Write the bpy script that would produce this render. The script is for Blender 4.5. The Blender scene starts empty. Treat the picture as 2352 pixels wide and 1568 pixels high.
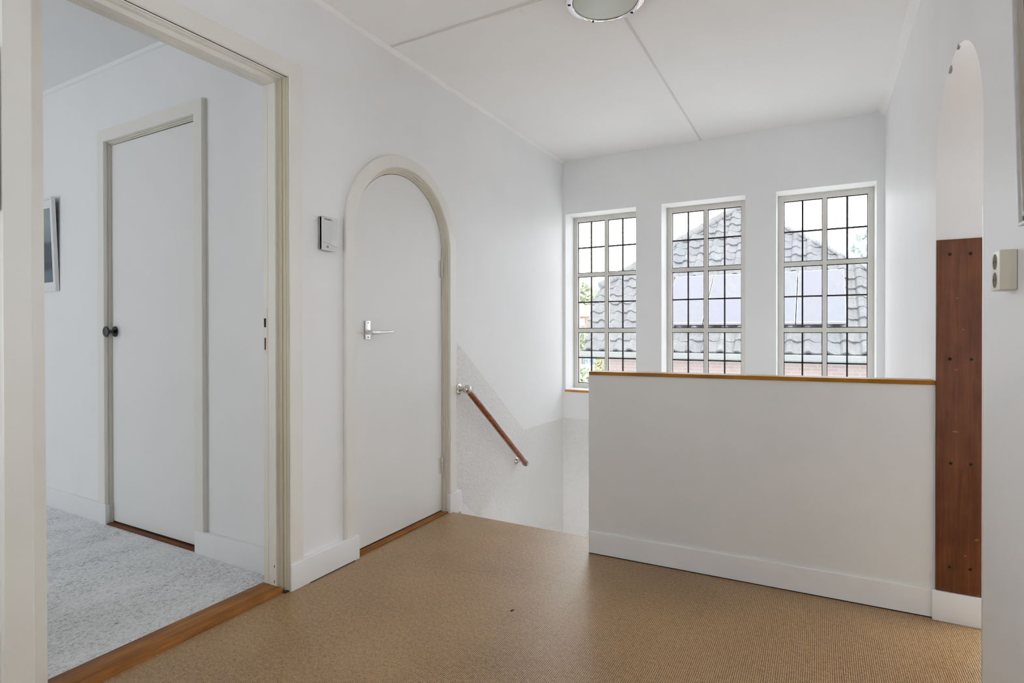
import bpy, bmesh, math, random
from mathutils import Vector, Matrix
random.seed(7)
PI = math.pi
scene = bpy.context.scene
COL = scene.collection
OFF = {}

# ------------------------------------------------------------------ materials
def nt(name):
    m = bpy.data.materials.new(name); m.use_nodes = True
    t = m.node_tree
    return m, t, t.nodes['Principled BSDF'], t.nodes['Material Output']
def N(t, typ, **kw):
    n = t.nodes.new(typ)
    for k, v in kw.items():
        if k.startswith('i_'): n.inputs[k[2:].replace('_', ' ')].default_value = v
        else: setattr(n, k, v)
    return n
def L(t, a, b): t.links.new(a, b)
def coords(t, scale=(1, 1, 1)):
    tc = N(t, 'ShaderNodeTexCoord'); mp = N(t, 'ShaderNodeMapping')
    mp.inputs['Scale'].default_value = scale
    L(t, tc.outputs['Object'], mp.inputs['Vector'])
    return mp.outputs['Vector']
def noise(t, vec, scale, detail=3, rough=.5, dist=0):
    n = N(t, 'ShaderNodeTexNoise')
    n.inputs['Scale'].default_value = scale; n.inputs['Detail'].default_value = detail
    n.inputs['Roughness'].default_value = rough; n.inputs['Distortion'].default_value = dist
    L(t, vec, n.inputs['Vector'])
    return n.outputs['Fac']
def ramp(t, fac, stops):
    r = N(t, 'ShaderNodeValToRGB'); e = r.color_ramp.elements
    while len(e) < len(stops): e.new(.5)
    for k, (p, c) in enumerate(stops):
        e[k].position = p; e[k].color = (*c, 1) if len(c) == 3 else c
    L(t, fac, r.inputs['Fac'])
    return r.outputs['Color']
def bump(t, h, strength, dist, bsdf, normal=None):
    b = N(t, 'ShaderNodeBump'); b.inputs['Strength'].default_value = strength; b.inputs['Distance'].default_value = dist
    L(t, h, b.inputs['Height'])
    if normal is not None: L(t, normal, b.inputs['Normal'])
    if bsdf is not None: L(t, b.outputs['Normal'], bsdf.inputs['Normal'])
    return b.outputs['Normal']
def math_(t, op, a, b=None):
    n = N(t, 'ShaderNodeMath', operation=op)
    for i, v in enumerate((a, b)):
        if v is None: continue
        if isinstance(v, (int, float)): n.inputs[i].default_value = v
        else: L(t, v, n.inputs[i])
    return n.outputs[0]

def paint(name, col, rough=.5, var=.03, nscale=3., bscale=60., bstr=.08, bdist=.002, spec=.4, stretch=(1, 1, 1)):
    m, t, b, o = nt(name)
    v = coords(t, stretch)
    c = [max(0, x * (1 - var)) for x in col]; d = [min(1, x * (1 + var)) for x in col]
    L(t, ramp(t, noise(t, v, nscale, 2, .6), [(.3, c), (.7, d)]), b.inputs['Base Color'])
    b.inputs['Roughness'].default_value = rough
    b.inputs['Specular IOR Level'].default_value = spec
    if bstr: bump(t, noise(t, v, bscale, 2, .6), bstr, bdist, b)
    return m
def metal(name, col, rough):
    m, t, b, o = nt(name)
    v = coords(t)
    L(t, ramp(t, noise(t, v, 80, 2), [(.3, [x * .95 for x in col]), (.7, col)]), b.inputs['Base Color'])
    b.inputs['Metallic'].default_value = 1; b.inputs['Roughness'].default_value = rough
    return m
def wood(name, dark, light, axis, rough=.3, fine=1., coat=.4, specks=None, spec=.35):
    m, t, b, o = nt(name)
    s = [40 * fine, 40 * fine, 40 * fine]; s[axis] = 2.2 * fine
    v = coords(t, s)
    n1 = noise(t, v, 1., 6, .65, .6)
    c = ramp(t, n1, [(.3, dark), (.55, [(a + q) / 2 for a, q in zip(dark, light)]), (.75, light)])
    v2 = coords(t)
    big = noise(t, v2, 7, 3, .6)
    mx = N(t, 'ShaderNodeMix', data_type='RGBA', blend_type='MULTIPLY'); mx.inputs[0].default_value = .7
    L(t, c, mx.inputs[6]); L(t, ramp(t, big, [(.3, (.55, .5, .5)), (.65, (1, 1, 1))]), mx.inputs[7])
    col = mx.outputs[2]
    if specks:
        vv = coords(t, (30, 30, 60)); sp = noise(t, vv, 1., 2, .4)
        m2 = N(t, 'ShaderNodeMix', data_type='RGBA')
        L(t, ramp(t, sp, [(.735, (0, 0, 0)), (.77, (1, 1, 1))]), m2.inputs[0]); L(t, col, m2.inputs[6]); m2.inputs[7].default_value = (*specks, 1)
        col = m2.outputs[2]
    L(t, col, b.inputs['Base Color'])
    b.inputs['Roughness'].default_value = rough
    b.inputs['Specular IOR Level'].default_value = spec
    b.inputs['Coat Weight'].default_value = coat; b.inputs['Coat Roughness'].default_value = .25
    bump(t, n1, .12, .002, b)
    return m

M = {}
M['wall'] = paint('wall paint', (.875, .878, .882), .5, .02, 2.5, 45, .10, .003)
M['wall_gloss'] = paint('satin wall paint', (.875, .878, .884), .5, .02, 2.5, 30, .12, .003)
M['wall_bed'] = paint('bedroom wall paint', (.875, .878, .885), .5, .02, 2.5, 45, .08, .003)
M['ceil'] = paint('ceiling paint', (.915, .905, .89), .7, .02, 1.5, 220, .10, .002)
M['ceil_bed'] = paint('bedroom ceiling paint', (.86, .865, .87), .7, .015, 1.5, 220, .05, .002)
M['batten'] = paint('ceiling batten paint', (.72, .69, .65), .6)
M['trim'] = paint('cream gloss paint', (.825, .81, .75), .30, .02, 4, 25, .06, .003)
M['trim_mid'] = paint('half-shade cream paint', (.72, .69, .60), .32, .02, 4, 25, .04, .003)  # trim cream darkened a little, shade painted into the door linings
M['trim_dim'] = paint('shaded cream paint', (.60, .55, .43), .35, .03, 4, 25, .06, .003)  # trim cream darkened further, stands in for shade on the rebate
M['board'] = paint('white skirting paint', (.84, .845, .85), .35, .02, 4, 30, .10, .003)
M['door'] = paint('door gloss paint', (.835, .835, .825), .35, .015, 2, 16, .05, .004)
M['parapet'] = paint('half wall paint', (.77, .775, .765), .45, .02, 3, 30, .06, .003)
M['winframe'] = paint('window frame paint', (.60, .575, .525), .35, .02, 5, 30, .05, .002)
M['lead'] = paint('dark lead came', (.018, .014, .013), .5, .1)
M['gap'] = paint('dark gap', (.02, .018, .015), .8, .1, bstr=0)
M['chip_dark'] = paint('old green paint chip', (.03, .05, .045), .6, .1)
M['chip'] = paint('bare plaster chip', (.36, .35, .33), .8, .1)
M['panel'] = wood('dark stained board', (.115, .036, .015), (.25, .085, .034), 2, .42, 1.5, .12, (.36, .14, .04), .3)
M['sill'] = wood('golden varnished wood', (.48, .20, .022), (.68, .33, .055), 0, .38, .7, .1, None, .25)
M['cap'] = wood('ochre varnished wood', (.40, .16, .006), (.56, .25, .012), 0, .42, .7, 0., None, .2)
M['thr'] = wood('reddish threshold wood', (.20, .070, .014), (.58, .25, .055), 1, .5, .8, 0., None, .2)
M['thr2'] = wood('dark threshold wood', (.10, .028, .010), (.30, .09, .03), 0, .45, .8, .0, None, .2)
M['rail'] = wood('mahogany handrail wood', (.19, .042, .009), (.50, .145, .028), 1, .2, .8, .35)
M['nickel'] = metal('brushed nickel', (.62, .60, .56), .24)
M['chrome'] = metal('polished chrome', (.86, .87, .88), .07)
M['alu'] = metal('satin aluminium', (.86, .86, .86), .3)
M['hinge'] = paint('painted hinge', (.70, .68, .62), .35)
M['black'] = paint('black lacquer', (.012, .012, .016), .16, .1, bstr=0, spec=.6)
M['screw'] = metal('dark screw', (.05, .045, .04), .35)
M['plastic'] = paint('grey white plastic', (.64, .65, .66), .4, .01, bstr=0)
M['plastic_dark'] = paint('grey plastic edge', (.33, .33, .33), .45, .01, bstr=0)
M['lens'] = paint('sensor lens', (.34, .34, .24), .15, .02, bstr=0)
M['green'] = paint('green print', (.004, .14, .035), .5, .02, bstr=0)
M['print'] = paint('black print', (.02, .02, .022), .5, .02, bstr=0)
M['socket'] = paint('ivory socket plastic', (.70, .655, .55), .3, .01, bstr=0)
M['socket_in'] = paint('socket recess', (.20, .175, .10), .8, .02, bstr=0)
M['white'] = paint('white frame lacquer', (.80, .80, .80), .35, .01, bstr=0)
M['mat'] = paint('picture mount card', (.78, .785, .79), .7, .01, bstr=0)
M['frame_dark'] = paint('frame dark fillet', (.10, .10, .10), .5, .05, bstr=0)
M['frame_beige'] = paint('frame beige fillet', (.42, .38, .33), .45, .03, bstr=0)
M['frame_grey'] = paint('frame silver grey', (.45, .44, .42), .35, .03, bstr=0)

def photo_mat():
    m, t, b, o = nt('blue grey seascape print')
    tc = N(t, 'ShaderNodeTexCoord'); sx = N(t, 'ShaderNodeSeparateXYZ'); L(t, tc.outputs['Object'], sx.inputs[0])
    z = math_(t, 'ADD', sx.outputs['Z'], math_(t, 'MULTIPLY', noise(t, tc.outputs['Object'], 9, 4), .06))
    f = math_(t, 'MULTIPLY', z, 2.)
    L(t, ramp(t, f, [(.30, (.10, .14, .18)), (.36, (.035, .05, .07)), (.66, (.06, .075, .095)), (.70, (.17, .22, .24)), (.9, (.27, .33, .35))]), b.inputs['Base Color'])
    b.inputs['Roughness'].default_value = .25
    return m
M['photo'] = photo_mat()

def rough_plaster():
    m, t, b, o = nt('combed rough plaster')
    n1 = noise(t, coords(t, (1, 1.25, .8)), 26, 2, .5, 1.9)
    n2 = noise(t, coords(t), 90, 3, .6, .8)
    d = math_(t, 'ABSOLUTE', math_(t, 'SUBTRACT', n1, .5))
    ridge = math_(t, 'SUBTRACT', 1.0, ramp_f(t, d, .0, .13))
    h = math_(t, 'ADD', ridge, math_(t, 'MULTIPLY', n2, .35))
    L(t, ramp(t, n2, [(.3, (.79, .785, .77)), (.7, (.84, .835, .82))]), b.inputs['Base Color'])
    b.inputs['Roughness'].default_value = .6
    bump(t, h, .6, .005, b)
    return m
def ramp_f(t, f, a, b_):
    r = N(t, 'ShaderNodeMapRange', interpolation_type='SMOOTHSTEP')
    r.inputs['From Min'].default_value = a; r.inputs['From Max'].default_value = b_
    L(t, f, r.inputs['Value'])
    return r.outputs['Result']
M['plaster'] = rough_plaster()

def carpet_hall():
    m, t, b, o = nt('tan ribbed carpet')
    tc = N(t, 'ShaderNodeTexCoord'); v = tc.outputs['Object']
    sx = N(t, 'ShaderNodeSeparateXYZ'); L(t, v, sx.inputs[0])
    wob = math_(t, 'MULTIPLY', noise(t, v, 25, 2), .002)
    rib = math_(t, 'SINE', math_(t, 'MULTIPLY', math_(t, 'ADD', sx.outputs['X'], wob), 2 * PI / .0064))
    rib = math_(t, 'ADD', math_(t, 'MULTIPLY', rib, .5), .5)
    fine = noise(t, coords(t, (1, .5, 1)), 240, 3, .75)
    mid = noise(t, v, 60, 3, .7)
    big = noise(t, v, 2.2, 3, .5)
    f = math_(t, 'ADD', math_(t, 'MULTIPLY', rib, .30), math_(t, 'ADD', math_(t, 'MULTIPLY', fine, .85), math_(t, 'MULTIPLY', mid, .35)))
    f = math_(t, 'ADD', f, math_(t, 'MULTIPLY', big, .22))
    L(t, ramp(t, f, [(.62, (.097, .041, .009)), (.86, (.262, .142, .043)), (1.0, (.49, .32, .15))]), b.inputs['Base Color'])
    b.inputs['Roughness'].default_value = .40; b.inputs['Specular IOR Level'].default_value = 1.0
    b.inputs['Sheen Weight'].default_value = .12; b.inputs['Sheen Roughness'].default_value = .3
    b.inputs['Sheen Tint'].default_value = (1, .95, .88, 1)
    bump(t, math_(t, 'ADD', math_(t, 'MULTIPLY', rib, .6), math_(t, 'MULTIPLY', fine, .8)), .25, .002, b)
    return m
M['carpet'] = carpet_hall()

def carpet_bed():
    m, t, b, o = nt('grey loop carpet')
    v = coords(t, (1.0, .55, 1))
    n1 = noise(t, v, 120, 3, .5, 1.0)
    n2 = noise(t, coords(t), 260, 2, .6)
    n3 = noise(t, coords(t, (1, .4, 1)), 7, 3, .6)
    th = math_(t, 'ADD', n1, math_(t, 'MULTIPLY', math_(t, 'SUBTRACT', n3, .5), .35))
    f = math_(t, 'ADD', th, math_(t, 'MULTIPLY', math_(t, 'SUBTRACT', n2, .5), .25))
    L(t, ramp(t, f, [(.25, (.30, .305, .31)), (.40, (.70, .71, .72)), (.60, (.88, .89, .90))]), b.inputs['Base Color'])
    b.inputs['Roughness'].default_value = .95; b.inputs['Specular IOR Level'].default_value = .1
    bump(t, f, .8, .007, b)
    return m
M['carpet_bed'] = carpet_bed()

def glass_mat(name, tint, dark, kind):
    m, t, b, o = nt(name)
    t.nodes.remove(b)
    if kind == 0: f = noise(t, coords(t, (1, 1, .8)), 34, 3, .5, 2.5)
    elif kind == 1: f = noise(t, coords(t, (5, 1, 1.2)), 30, 3, .6, 1.8)
    elif kind == 2: f = noise(t, coords(t), 190, 2, .6)
    else: f = noise(t, coords(t, (2.2, 1, .5)), 14, 3, .5, 3.5)
    c = ramp(t, f, [(.36, dark), (.58, tint)])
    tr = N(t, 'ShaderNodeBsdfTransparent'); L(t, c, tr.inputs['Color'])
    gl = N(t, 'ShaderNodeBsdfGlossy'); gl.inputs['Roughness'].default_value = .12
    bn = bump(t, f, .4, .004, None); L(t, bn, gl.inputs['Normal'])
    mx = N(t, 'ShaderNodeMixShader'); mx.inputs[0].default_value = .04
    L(t, tr.outputs[0], mx.inputs[1]); L(t, gl.outputs[0], mx.inputs[2]); L(t, mx.outputs[0], o.inputs['Surface'])
    return m
GL = [glass_mat('clear rolled glass', (.93, .95, .955), (.80, .83, .85), 0),
      glass_mat('reeded glass', (.93, .94, .96), (.74, .77, .84), 1),
      glass_mat('lavender stippled glass', (.90, .90, .97), (.79, .79, .89), 2),
      glass_mat('wavy antique glass', (.92, .955, .95), (.77, .81, .82), 3),
      glass_mat('pale sky glass', (.88, .94, .97), (.78, .86, .92), 2)]

def dome_mat():
    m, t, b, o = nt('frosted lamp glass')
    v = coords(t)
    L(t, ramp(t, noise(t, v, 6, 2), [(.3, (.50, .55, .50)), (.7, (.56, .60, .55))]), b.inputs['Base Color'])
    b.inputs['Roughness'].default_value = .3
    b.inputs['Subsurface Weight'].default_value = .15
    return m
M['dome'] = dome_mat()

def tile_mat(name, base):
    m, t, b, o = nt(name)
    v = coords(t)
    n1 = noise(t, v, 3.5, 5, .65); n2 = noise(t, coords(t, (1, 1, .4)), 22, 4, .65)
    f = math_(t, 'ADD', math_(t, 'MULTIPLY', n1, .5), math_(t, 'MULTIPLY', n2, .5))
    L(t, ramp(t, f, [(.35, [x * .5 for x in base]), (.5, base), (.66, [min(1, x * 1.5) for x in base])]), b.inputs['Base Color'])
    b.inputs['Roughness'].default_value = .7
    return m
M['tile'] = tile_mat('grey roof tile', (.078, .080, .084))
M['ridge'] = tile_mat('pale ridge tile', (.22, .22, .22))
M['gutter'] = paint('grey green gutter', (.12, .13, .125), .5)
def brick_mat():
    m, t, b, o = nt('pale red brick')
    br = N(t, 'ShaderNodeTexBrick'); br.inputs['Scale'].default_value = 1
    tc = N(t, 'ShaderNodeTexCoord'); mp = N(t, 'ShaderNodeMapping'); mp.inputs['Rotation'].default_value = (PI / 2, 0, 0)
    L(t, tc.outputs['Object'], mp.inputs['Vector']); L(t, mp.outputs['Vector'], br.inputs['Vector'])
    br.inputs['Brick Width'].default_value = .22; br.inputs['Row Height'].default_value = .065; br.inputs['Mortar Size'].default_value = .008
    br.inputs['Color1'].default_value = (.23, .148, .135, 1); br.inputs['Color2'].default_value = (.26, .178, .16, 1); br.inputs['Mortar'].default_value = (.27, .24, .22, 1)
    L(t, br.outputs['Color'], b.inputs['Base Color']); b.inputs['Roughness'].default_value = .8
    return m
M['brick'] = brick_mat()
def solar_mat():
    m, t, b, o = nt('blue grey solar cells')
    v = coords(t)
    L(t, ramp(t, noise(t, v, 14, 3), [(.3, (.066, .068, .086)), (.7, (.080, .082, .102))]), b.inputs['Base Color'])
    b.inputs['Roughness'].default_value = .22; b.inputs['Specular IOR Level'].default_value = .5
    return m
M['solar'] = solar_mat()
M['solar_frame'] = paint('pale aluminium panel edge', (.22, .22, .225), .4)
M['orange'] = tile_mat('orange brick', (.26, .15, .11))
M['housewhite'] = paint('white window paint outdoors', (.30, .30, .30), .6)
M['ground'] = paint('street ground', (.52, .52, .51), .9, .2, .3)
M['signblue'] = paint('blue sign enamel', (.035, .11, .30), .4, .02, bstr=0)
M['signwhite'] = paint('white sign film', (.30, .30, .31), .5, .02, bstr=0)
M['bark'] = paint('bark', (.07, .06, .05), .9, .2, 10)
def leaf_mat(name, a, b_):
    m, t, b, o = nt(name)
    L(t, ramp(t, noise(t, coords(t), 2.5, 4, .7), [(.35, a), (.65, b_)]), b.inputs['Base Color'])
    b.inputs['Roughness'].default_value = .7
    return m
M['leaf'] = leaf_mat('pale green leaves', (.17, .22, .115), (.28, .32, .20))
M['leaf_blue'] = leaf_mat('grey green leaves', (.17, .21, .20), (.26, .30, .285))
M['leaf_yellow'] = leaf_mat('yellow green leaves', (.22, .24, .10), (.34, .33, .17))

# ------------------------------------------------------------------ geometry helpers
def finish(bm, ang=30):
    bmesh.ops.recalc_face_normals(bm, faces=bm.faces)
    for f in bm.faces: f.smooth = True
    for e in bm.edges:
        e.smooth = not (len(e.link_faces) == 2 and e.calc_face_angle(0) > math.radians(ang)) if len(e.link_faces) == 2 else False
def obj(name, bm, mat, parent=None, ang=30, recalc=True):
    off = OFF.get(parent, Vector()) if parent else Vector()
    if off.length: bmesh.ops.translate(bm, verts=bm.verts, vec=-off)
    if recalc: finish(bm, ang)
    me = bpy.data.meshes.new(name); bm.to_mesh(me); bm.free()
    for m in (mat if isinstance(mat, (list, tuple)) else [mat]): me.materials.append(m)
    o = bpy.data.objects.new(name, me); COL.objects.link(o)
    if parent: o.parent = parent
    OFF[o] = off
    return o
def tag(o, label=None, cat=None, group=None, kind=None):
    if label: o['label'] = label
    if cat: o['category'] = cat
    if group: o['group'] = group
    if kind: o['kind'] = kind
    return o
def empty(name, loc, rot=None):
    o = bpy.data.objects.new(name, None); COL.objects.link(o); o.location = loc
    o.empty_display_size = .1
    if rot: o.rotation_euler = rot
    OFF[o] = Vector(loc)
    return o
def thing(name, label, cat, loc, group=None, rot=None):
    return tag(empty(name, loc, rot), label, cat, group)
def structure(name, bm, mat, parent=None, **k):
    o = obj(name, bm, mat, parent, **k)
    if not parent: o['kind'] = 'structure'
    return o
def box(bm, a, b, bev=0, mi=0):
    x0, y0, z0 = [min(p, q) for p, q in zip(a, b)]; x1, y1, z1 = [max(p, q) for p, q in zip(a, b)]
    r = bmesh.ops.create_cube(bm, size=1, matrix=Matrix.Translation(((x0 + x1) / 2, (y0 + y1) / 2, (z0 + z1) / 2)) @ Matrix.Diagonal((x1 - x0, y1 - y0, z1 - z0, 1)))
    vs = r['verts']
    if mi:
        for f in {f for v in vs for f in v.link_faces}: f.material_index = mi
    if bev:
        es = list({e for v in vs for e in v.link_edges})
        bmesh.ops.bevel(bm, geom=es, offset=bev, segments=2, profile=.6, affect='EDGES')
    return bm
def bx(a, b, bev=0): return box(bmesh.new(), a, b, bev)
def prism(bm, pts, axis, c0, c1):
    """extrude a 2-D polygon; pts in the two other axes (in xyz order)"""
    def mk(p, c):
        q = list(p); q.insert(axis, c); return q
    a = [bm.verts.new(mk(p, c0)) for p in pts]; b = [bm.verts.new(mk(p, c1)) for p in pts]
    bm.faces.new(a); bm.faces.new(b[::-1])
    n = len(pts)
    for i in range(n): bm.faces.new((a[i], b[i], b[(i + 1) % n], a[(i + 1) % n]))
    return bm
def lathe(bm, prof, origin, axis, seg=32, cap=True, mi=0):
    """prof: (r, h) along axis from origin"""
    ax = Vector(axis).normalized(); u = ax.orthogonal().normalized(); w = ax.cross(u); O = Vector(origin)
    rings = []
    for r, h in prof:
        if r < 1e-6: rings.append([bm.verts.new(O + ax * h)])
        else: rings.append([bm.verts.new(O + ax * h + (u * math.cos(2 * PI * k / seg) + w * math.sin(2 * PI * k / seg)) * r) for k in range(seg)])
    for A, B in zip(rings, rings[1:]):
        for k in range(seg):
            k2 = (k + 1) % seg
            if len(A) == 1 and len(B) == 1: continue
            if len(A) == 1: f = bm.faces.new((A[0], B[k], B[k2]))
            elif len(B) == 1: f = bm.faces.new((A[k], A[k2], B[0]))
            else: f = bm.faces.new((A[k], A[k2], B[k2], B[k]))
            f.material_index = mi
    if cap:
        for R in (rings[0], rings[-1]):
            if len(R) > 1: bm.faces.new(R).material_index = mi
    return bm
def sweep(bm, prof, paths, closed_path=False, closed_prof=False):
    """paths: fn(profile point) -> list of xyz"""
    rows = [[bm.verts.new(p) for p in paths(q)] for q in prof]
    pr = list(zip(rows, rows[1:])) + ([(rows[-1], rows[0])] if closed_prof else [])
    for A, B in pr:
        n = len(A)
        for i in range(n if closed_path else n - 1):
            j = (i + 1) % n
            bm.faces.new((A[i], A[j], B[j], B[i]))
    return bm
def ball(bm, c, r, seg=24):
    bmesh.ops.create_uvsphere(bm, u_segments=seg, v_segments=seg // 2, radius=r, matrix=Matrix.Translation(c)); return bm

# ------------------------------------------------------------------ measures (metres, hall corner at the left wall's foot)
H = 2.585; W = 2.366; D = 4.545; HB = 2.604; YB = 1.6935
AC, AZ = 2.4015, 1.583           # arched door: centre, springing
OY0, OY1, OZ = .765, 1.600, 2.150  # doorway to the bedroom, clear opening
RA0, RA1 = 1.9503, 2.655         # arch in the right wall
RC = (RA0 + RA1) / 2; RR = (RA1 - RA0) / 2; RZ = 1.668; RRZ = .343
BACK = -1.6; LOW = -1.8

# ------------------------------------------------------------------ room shell
def arc(c, r, z, n=40, rz=None):
    return [(c - r * math.cos(PI * k / n), z + (rz or r) * math.sin(PI * k / n)) for k in range(n + 1)]
bm = bmesh.new()
pts = [(BACK, 0), (OY0 - .0235, 0), (OY0 - .0235, OZ + .0235), (OY1 + .0235, OZ + .0235), (OY1 + .0235, 0), (AC - .395, 0)] + arc(AC, .395, AZ) + \
      [(AC + .395, 0), (2.86, 0), (2.86, LOW), (4.86, LOW), (4.86, 2.7), (BACK, 2.7)]
prism(bm, pts, 0, 0, -.125)
wl = structure('wall_left', bm, M['wall'])
bm = bmesh.new()     # cupboard behind the arched door, closed
box(bm, (-.17, 1.9, -.1), (-.1245, 2.9, 2.1)); structure('wall_cupboard', bm, M['gap'])

# rough plaster band in the stairwell (left wall and window wall), 3 mm proud
bm = bmesh.new()
prism(bm, [(2.852, 1.0593), (3.7918, .3478), (D, .336), (D, LOW), (2.852, LOW)], 0, -.002, .003)
obj('rough_plaster', bm, M['plaster'], wl)

WIN = [(.0245, .6526), (.8616, 1.4889), (1.700, 2.3197)]; WZ0, WZ1 = .5873, 2.120
bm = bmesh.new()
box(bm, (-.125, D, LOW), (W + .15, 4.86, WZ0)); box(bm, (-.125, D, WZ1), (W + .15, 4.86, 2.7))
edges = [-.125] + [x for w in WIN for x in w] + [W + .15]
for a, b in zip(edges[0::2], edges[1::2]): box(bm, (a, D, WZ0), (b, 4.86, WZ1))
ww = structure('wall_window', bm, M['wall'])
obj('rough_plaster', bx((.003, D - .003, LOW), (W, D + .002, .336)), M['plaster'], ww)

bm = bmesh.new()
pts = [(BACK, 0), (RA0, 0)] + arc(RC, RR, RZ, 48, RRZ) + [(RA1, 0), (RA1, LOW), (4.86, LOW), (4.86, 2.7), (BACK, 2.7)]
prism(bm, pts, 0, W, W + .15)
wr = structure('wall_right', bm, M['wall_gloss'])
for (y, z, s) in ((2.272, 2.0095, .011), (2.398, 1.986, .015)):      # bare chips on the edge of the arch
    bm = bmesh.new(); q = [(y + s * r * math.cos(a), z + s * r * math.sin(a) * .9) for a, r in ((0, 1.5), (1.2, .7), (2.2, 1.1), (3.3, 1.2), (4.2, .9), (5.2, .8))]
    prism(bm, q, 0, W - .0008, W + .004); obj('paint_chip', bm, M['chip'], wr)
structure('wall_back', bx((-.125, BACK - .1, 0), (W + .15, BACK, 2.7)), M['wall'])
structure('ceiling', bx((-.12, BACK, H), (W + .14, 4.85, H + .06)), M['ceil'])

# hall floor with a rounded carpet nosing over the first stair
bm = bmesh.new()
box(bm, (0, BACK, -.18), (W + .15, 2.66, 0)); box(bm, (-.128, OY0 - .04, -.18), (.001, OY1 + .04, -.0015)); box(bm, (-.16, 1.9, -.18), (.001, 2.84, -.0015))
NX = .99; NY = 2.8366
prof = [(2.66, 0), (NY - .03, 0)] + [(NY - .03 + .03 * math.sin(a), -.03 + .03 * math.cos(a)) for a in [PI / 2 * k / 6 for k in range(1, 7)]] + [(NY - .012, -.06), (NY - .012, -.18), (2.66, -.18)]
prism(bm, prof, 0, .0, NX)
floor = structure('floor', bm, M['carpet'])
bm = bmesh.new()
for k in range(1, 8):
    y = NY - .012 + .25 * (k - 1); box(bm, (.003, y, -.19 * k - .1), (NX, min(y + .27, D), -.19 * k))
structure('floor_stair', bm, M['carpet'])
bm = bmesh.new(); prism(bm, [(2.9085, .052), (2.935, .018), (4.4, -1.09), (4.4, -1.30), (2.9085, -.17)], 0, .003, .016)
structure('baseboard_stair', bm, M['board'])
structure('wall_stair_end', bx((W, 2.66, LOW - .1), (-.125, 4.86, LOW)), M['wall'])

# ceiling trims
bm = bmesh.new(); prism(bm, [(0, H), (.017, H), (.017, H - .006), (.008, H - .021), (0, H - .024)], 1, BACK, D); structure('trim_1', bm, M['ceil'])
bm = bmesh.new(); prism(bm, [(W, H), (W - .034, H), (W - .032, H - .006), (W - .010, H - .028), (W, H - .034)], 1, BACK, D); structure('trim_2', bm, M['ceil'])
structure('trim_3', bx((.017, 2.262, H - .004), (W - .034, 2.276, H + .001)), M['batten'])
structure('trim_4', bx((1.160, 2.276, H - .004), (1.172, D, H + .001)), M['batten'])
structure('trim_5', bx((0, D - .006, LOW), (.006, D, H - .02)), M['wall'])
structure('trim_6', bx((W - .007, D - .007, LOW), (W, D, H - .03)), M['wall'])

# ------------------------------------------------------------------ half wall by the stairs
hl, hr = (.9725, 2.622), (W, 2.658)
bm = bmesh.new()
def slab(bm, p0, p1, th, z0, z1, zr=None):
    zr = z1 if zr is None else zr
    q = [(p0[0], p0[1]), (p1[0], p1[1]), (p1[0], p1[1] + th), (p0[0], p0[1] + th)]
    lo = [bm.verts.new((x, y, z0)) for x, y in q]; hi = [bm.verts.new((x, y, z)) for (x, y), z in zip(q, (z1, zr, zr, z1))]
    bm.faces.new(lo); bm.faces.new(hi[::-1])
    for i in range(4): bm.faces.new((lo[i], lo[(i + 1) % 4], hi[(i + 1) % 4], hi[i]))
    return bm
slab(bm, hl, hr, .075, LOW, .8815, .8915)
hw = structure('wall_half', bm, M['parapet'])
bm = bmesh.new()
bm = slab(bm, (.9765, 2.614), (W - .001, 2.650), .093, 0, .0165, .0165)
for v in bm.verts: v.co.z += .882 + .0095 * (v.co.x - .9765) / 1.39
bmesh.ops.bevel(bm, geom=[e for e in bm.edges], offset=.002, segments=2, affect='EDGES')
tag(obj('cap_board', bm, M['cap'], hw), 'ochre varnished wooden cap')
bm = bmesh.new(); slab(bm, (.9795, 2.612), (2.356, 2.6482), .0115, 0, .1065, .1065)
structure('baseboard_half', bm, M['board'])
bm = bmesh.new(); slab(bm, (.981, 2.6113), (2.354, 2.6475), .004, .0, .0038, .0038); obj('seam', bm, M['gap'], bpy.data.objects['baseboard_half'])

# dark board on the far jamb of the right arch
pn = thing('wooden_panel', 'tall dark brown wooden board screwed to the jamb of the right-hand archway', 'panel', (2.44, 2.645, .113))
obj('board', bx((W - .0005, 2.643, .113), (W + .15, 2.656, 1.4420), .001), M['panel'], pn)
for x, z in ((2.4072, 1.3863), (2.4685, 1.3853), (2.408, .9918), (2.4715, .9917), (2.4113, .5987), (2.4713, .6007), (2.4081, .2075), (2.4695, .2103)):
    bm = bmesh.new(); lathe(bm, [(0, .0026), (.0012, .0024), (.0022, .0012), (.0045, .0022), (.0058, .0004), (.006, -.002)], (x, 2.643, z), (0, -1, 0), 16)
    obj('screw', bm, M['screw'], pn)
bm = bmesh.new(); box(bm, (W - .012, 2.634, 0), (W + .15, 2.656, .1115), .002); structure('baseboard_arch', bm, M['board'])
structure('trim_7', bx((W - .0005, RA0 - .004, 0), (W + .15, 1.9617, 1.4415), .001), M['white'])

# ------------------------------------------------------------------ doorway to the bedroom
dr = empty('door_3', (0, (OY0 + OY1) / 2, 0)); dr['kind'] = 'structure'
def rectpath(y0, y1, zt, zb=0, lean=0):
    def f(q):
        r, x = q
        return [(x, y0 - r - lean, zb), (x, y0 - r - lean * .0, zt + r), (x, y1 + r, zt + r), (x, y1 + r, zb)]
    return f
# hall architrave: r measured outwards from the clear opening
bm = bmesh.new()
sweep(bm, [(.091, -.001), (.091, .017), (.0885, .020), (.026, .020), (.022, .017), (.022, -.001)], rectpath(OY0, OY1, OZ))
obj('architrave', bm, M['trim'], dr, 20)
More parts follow.
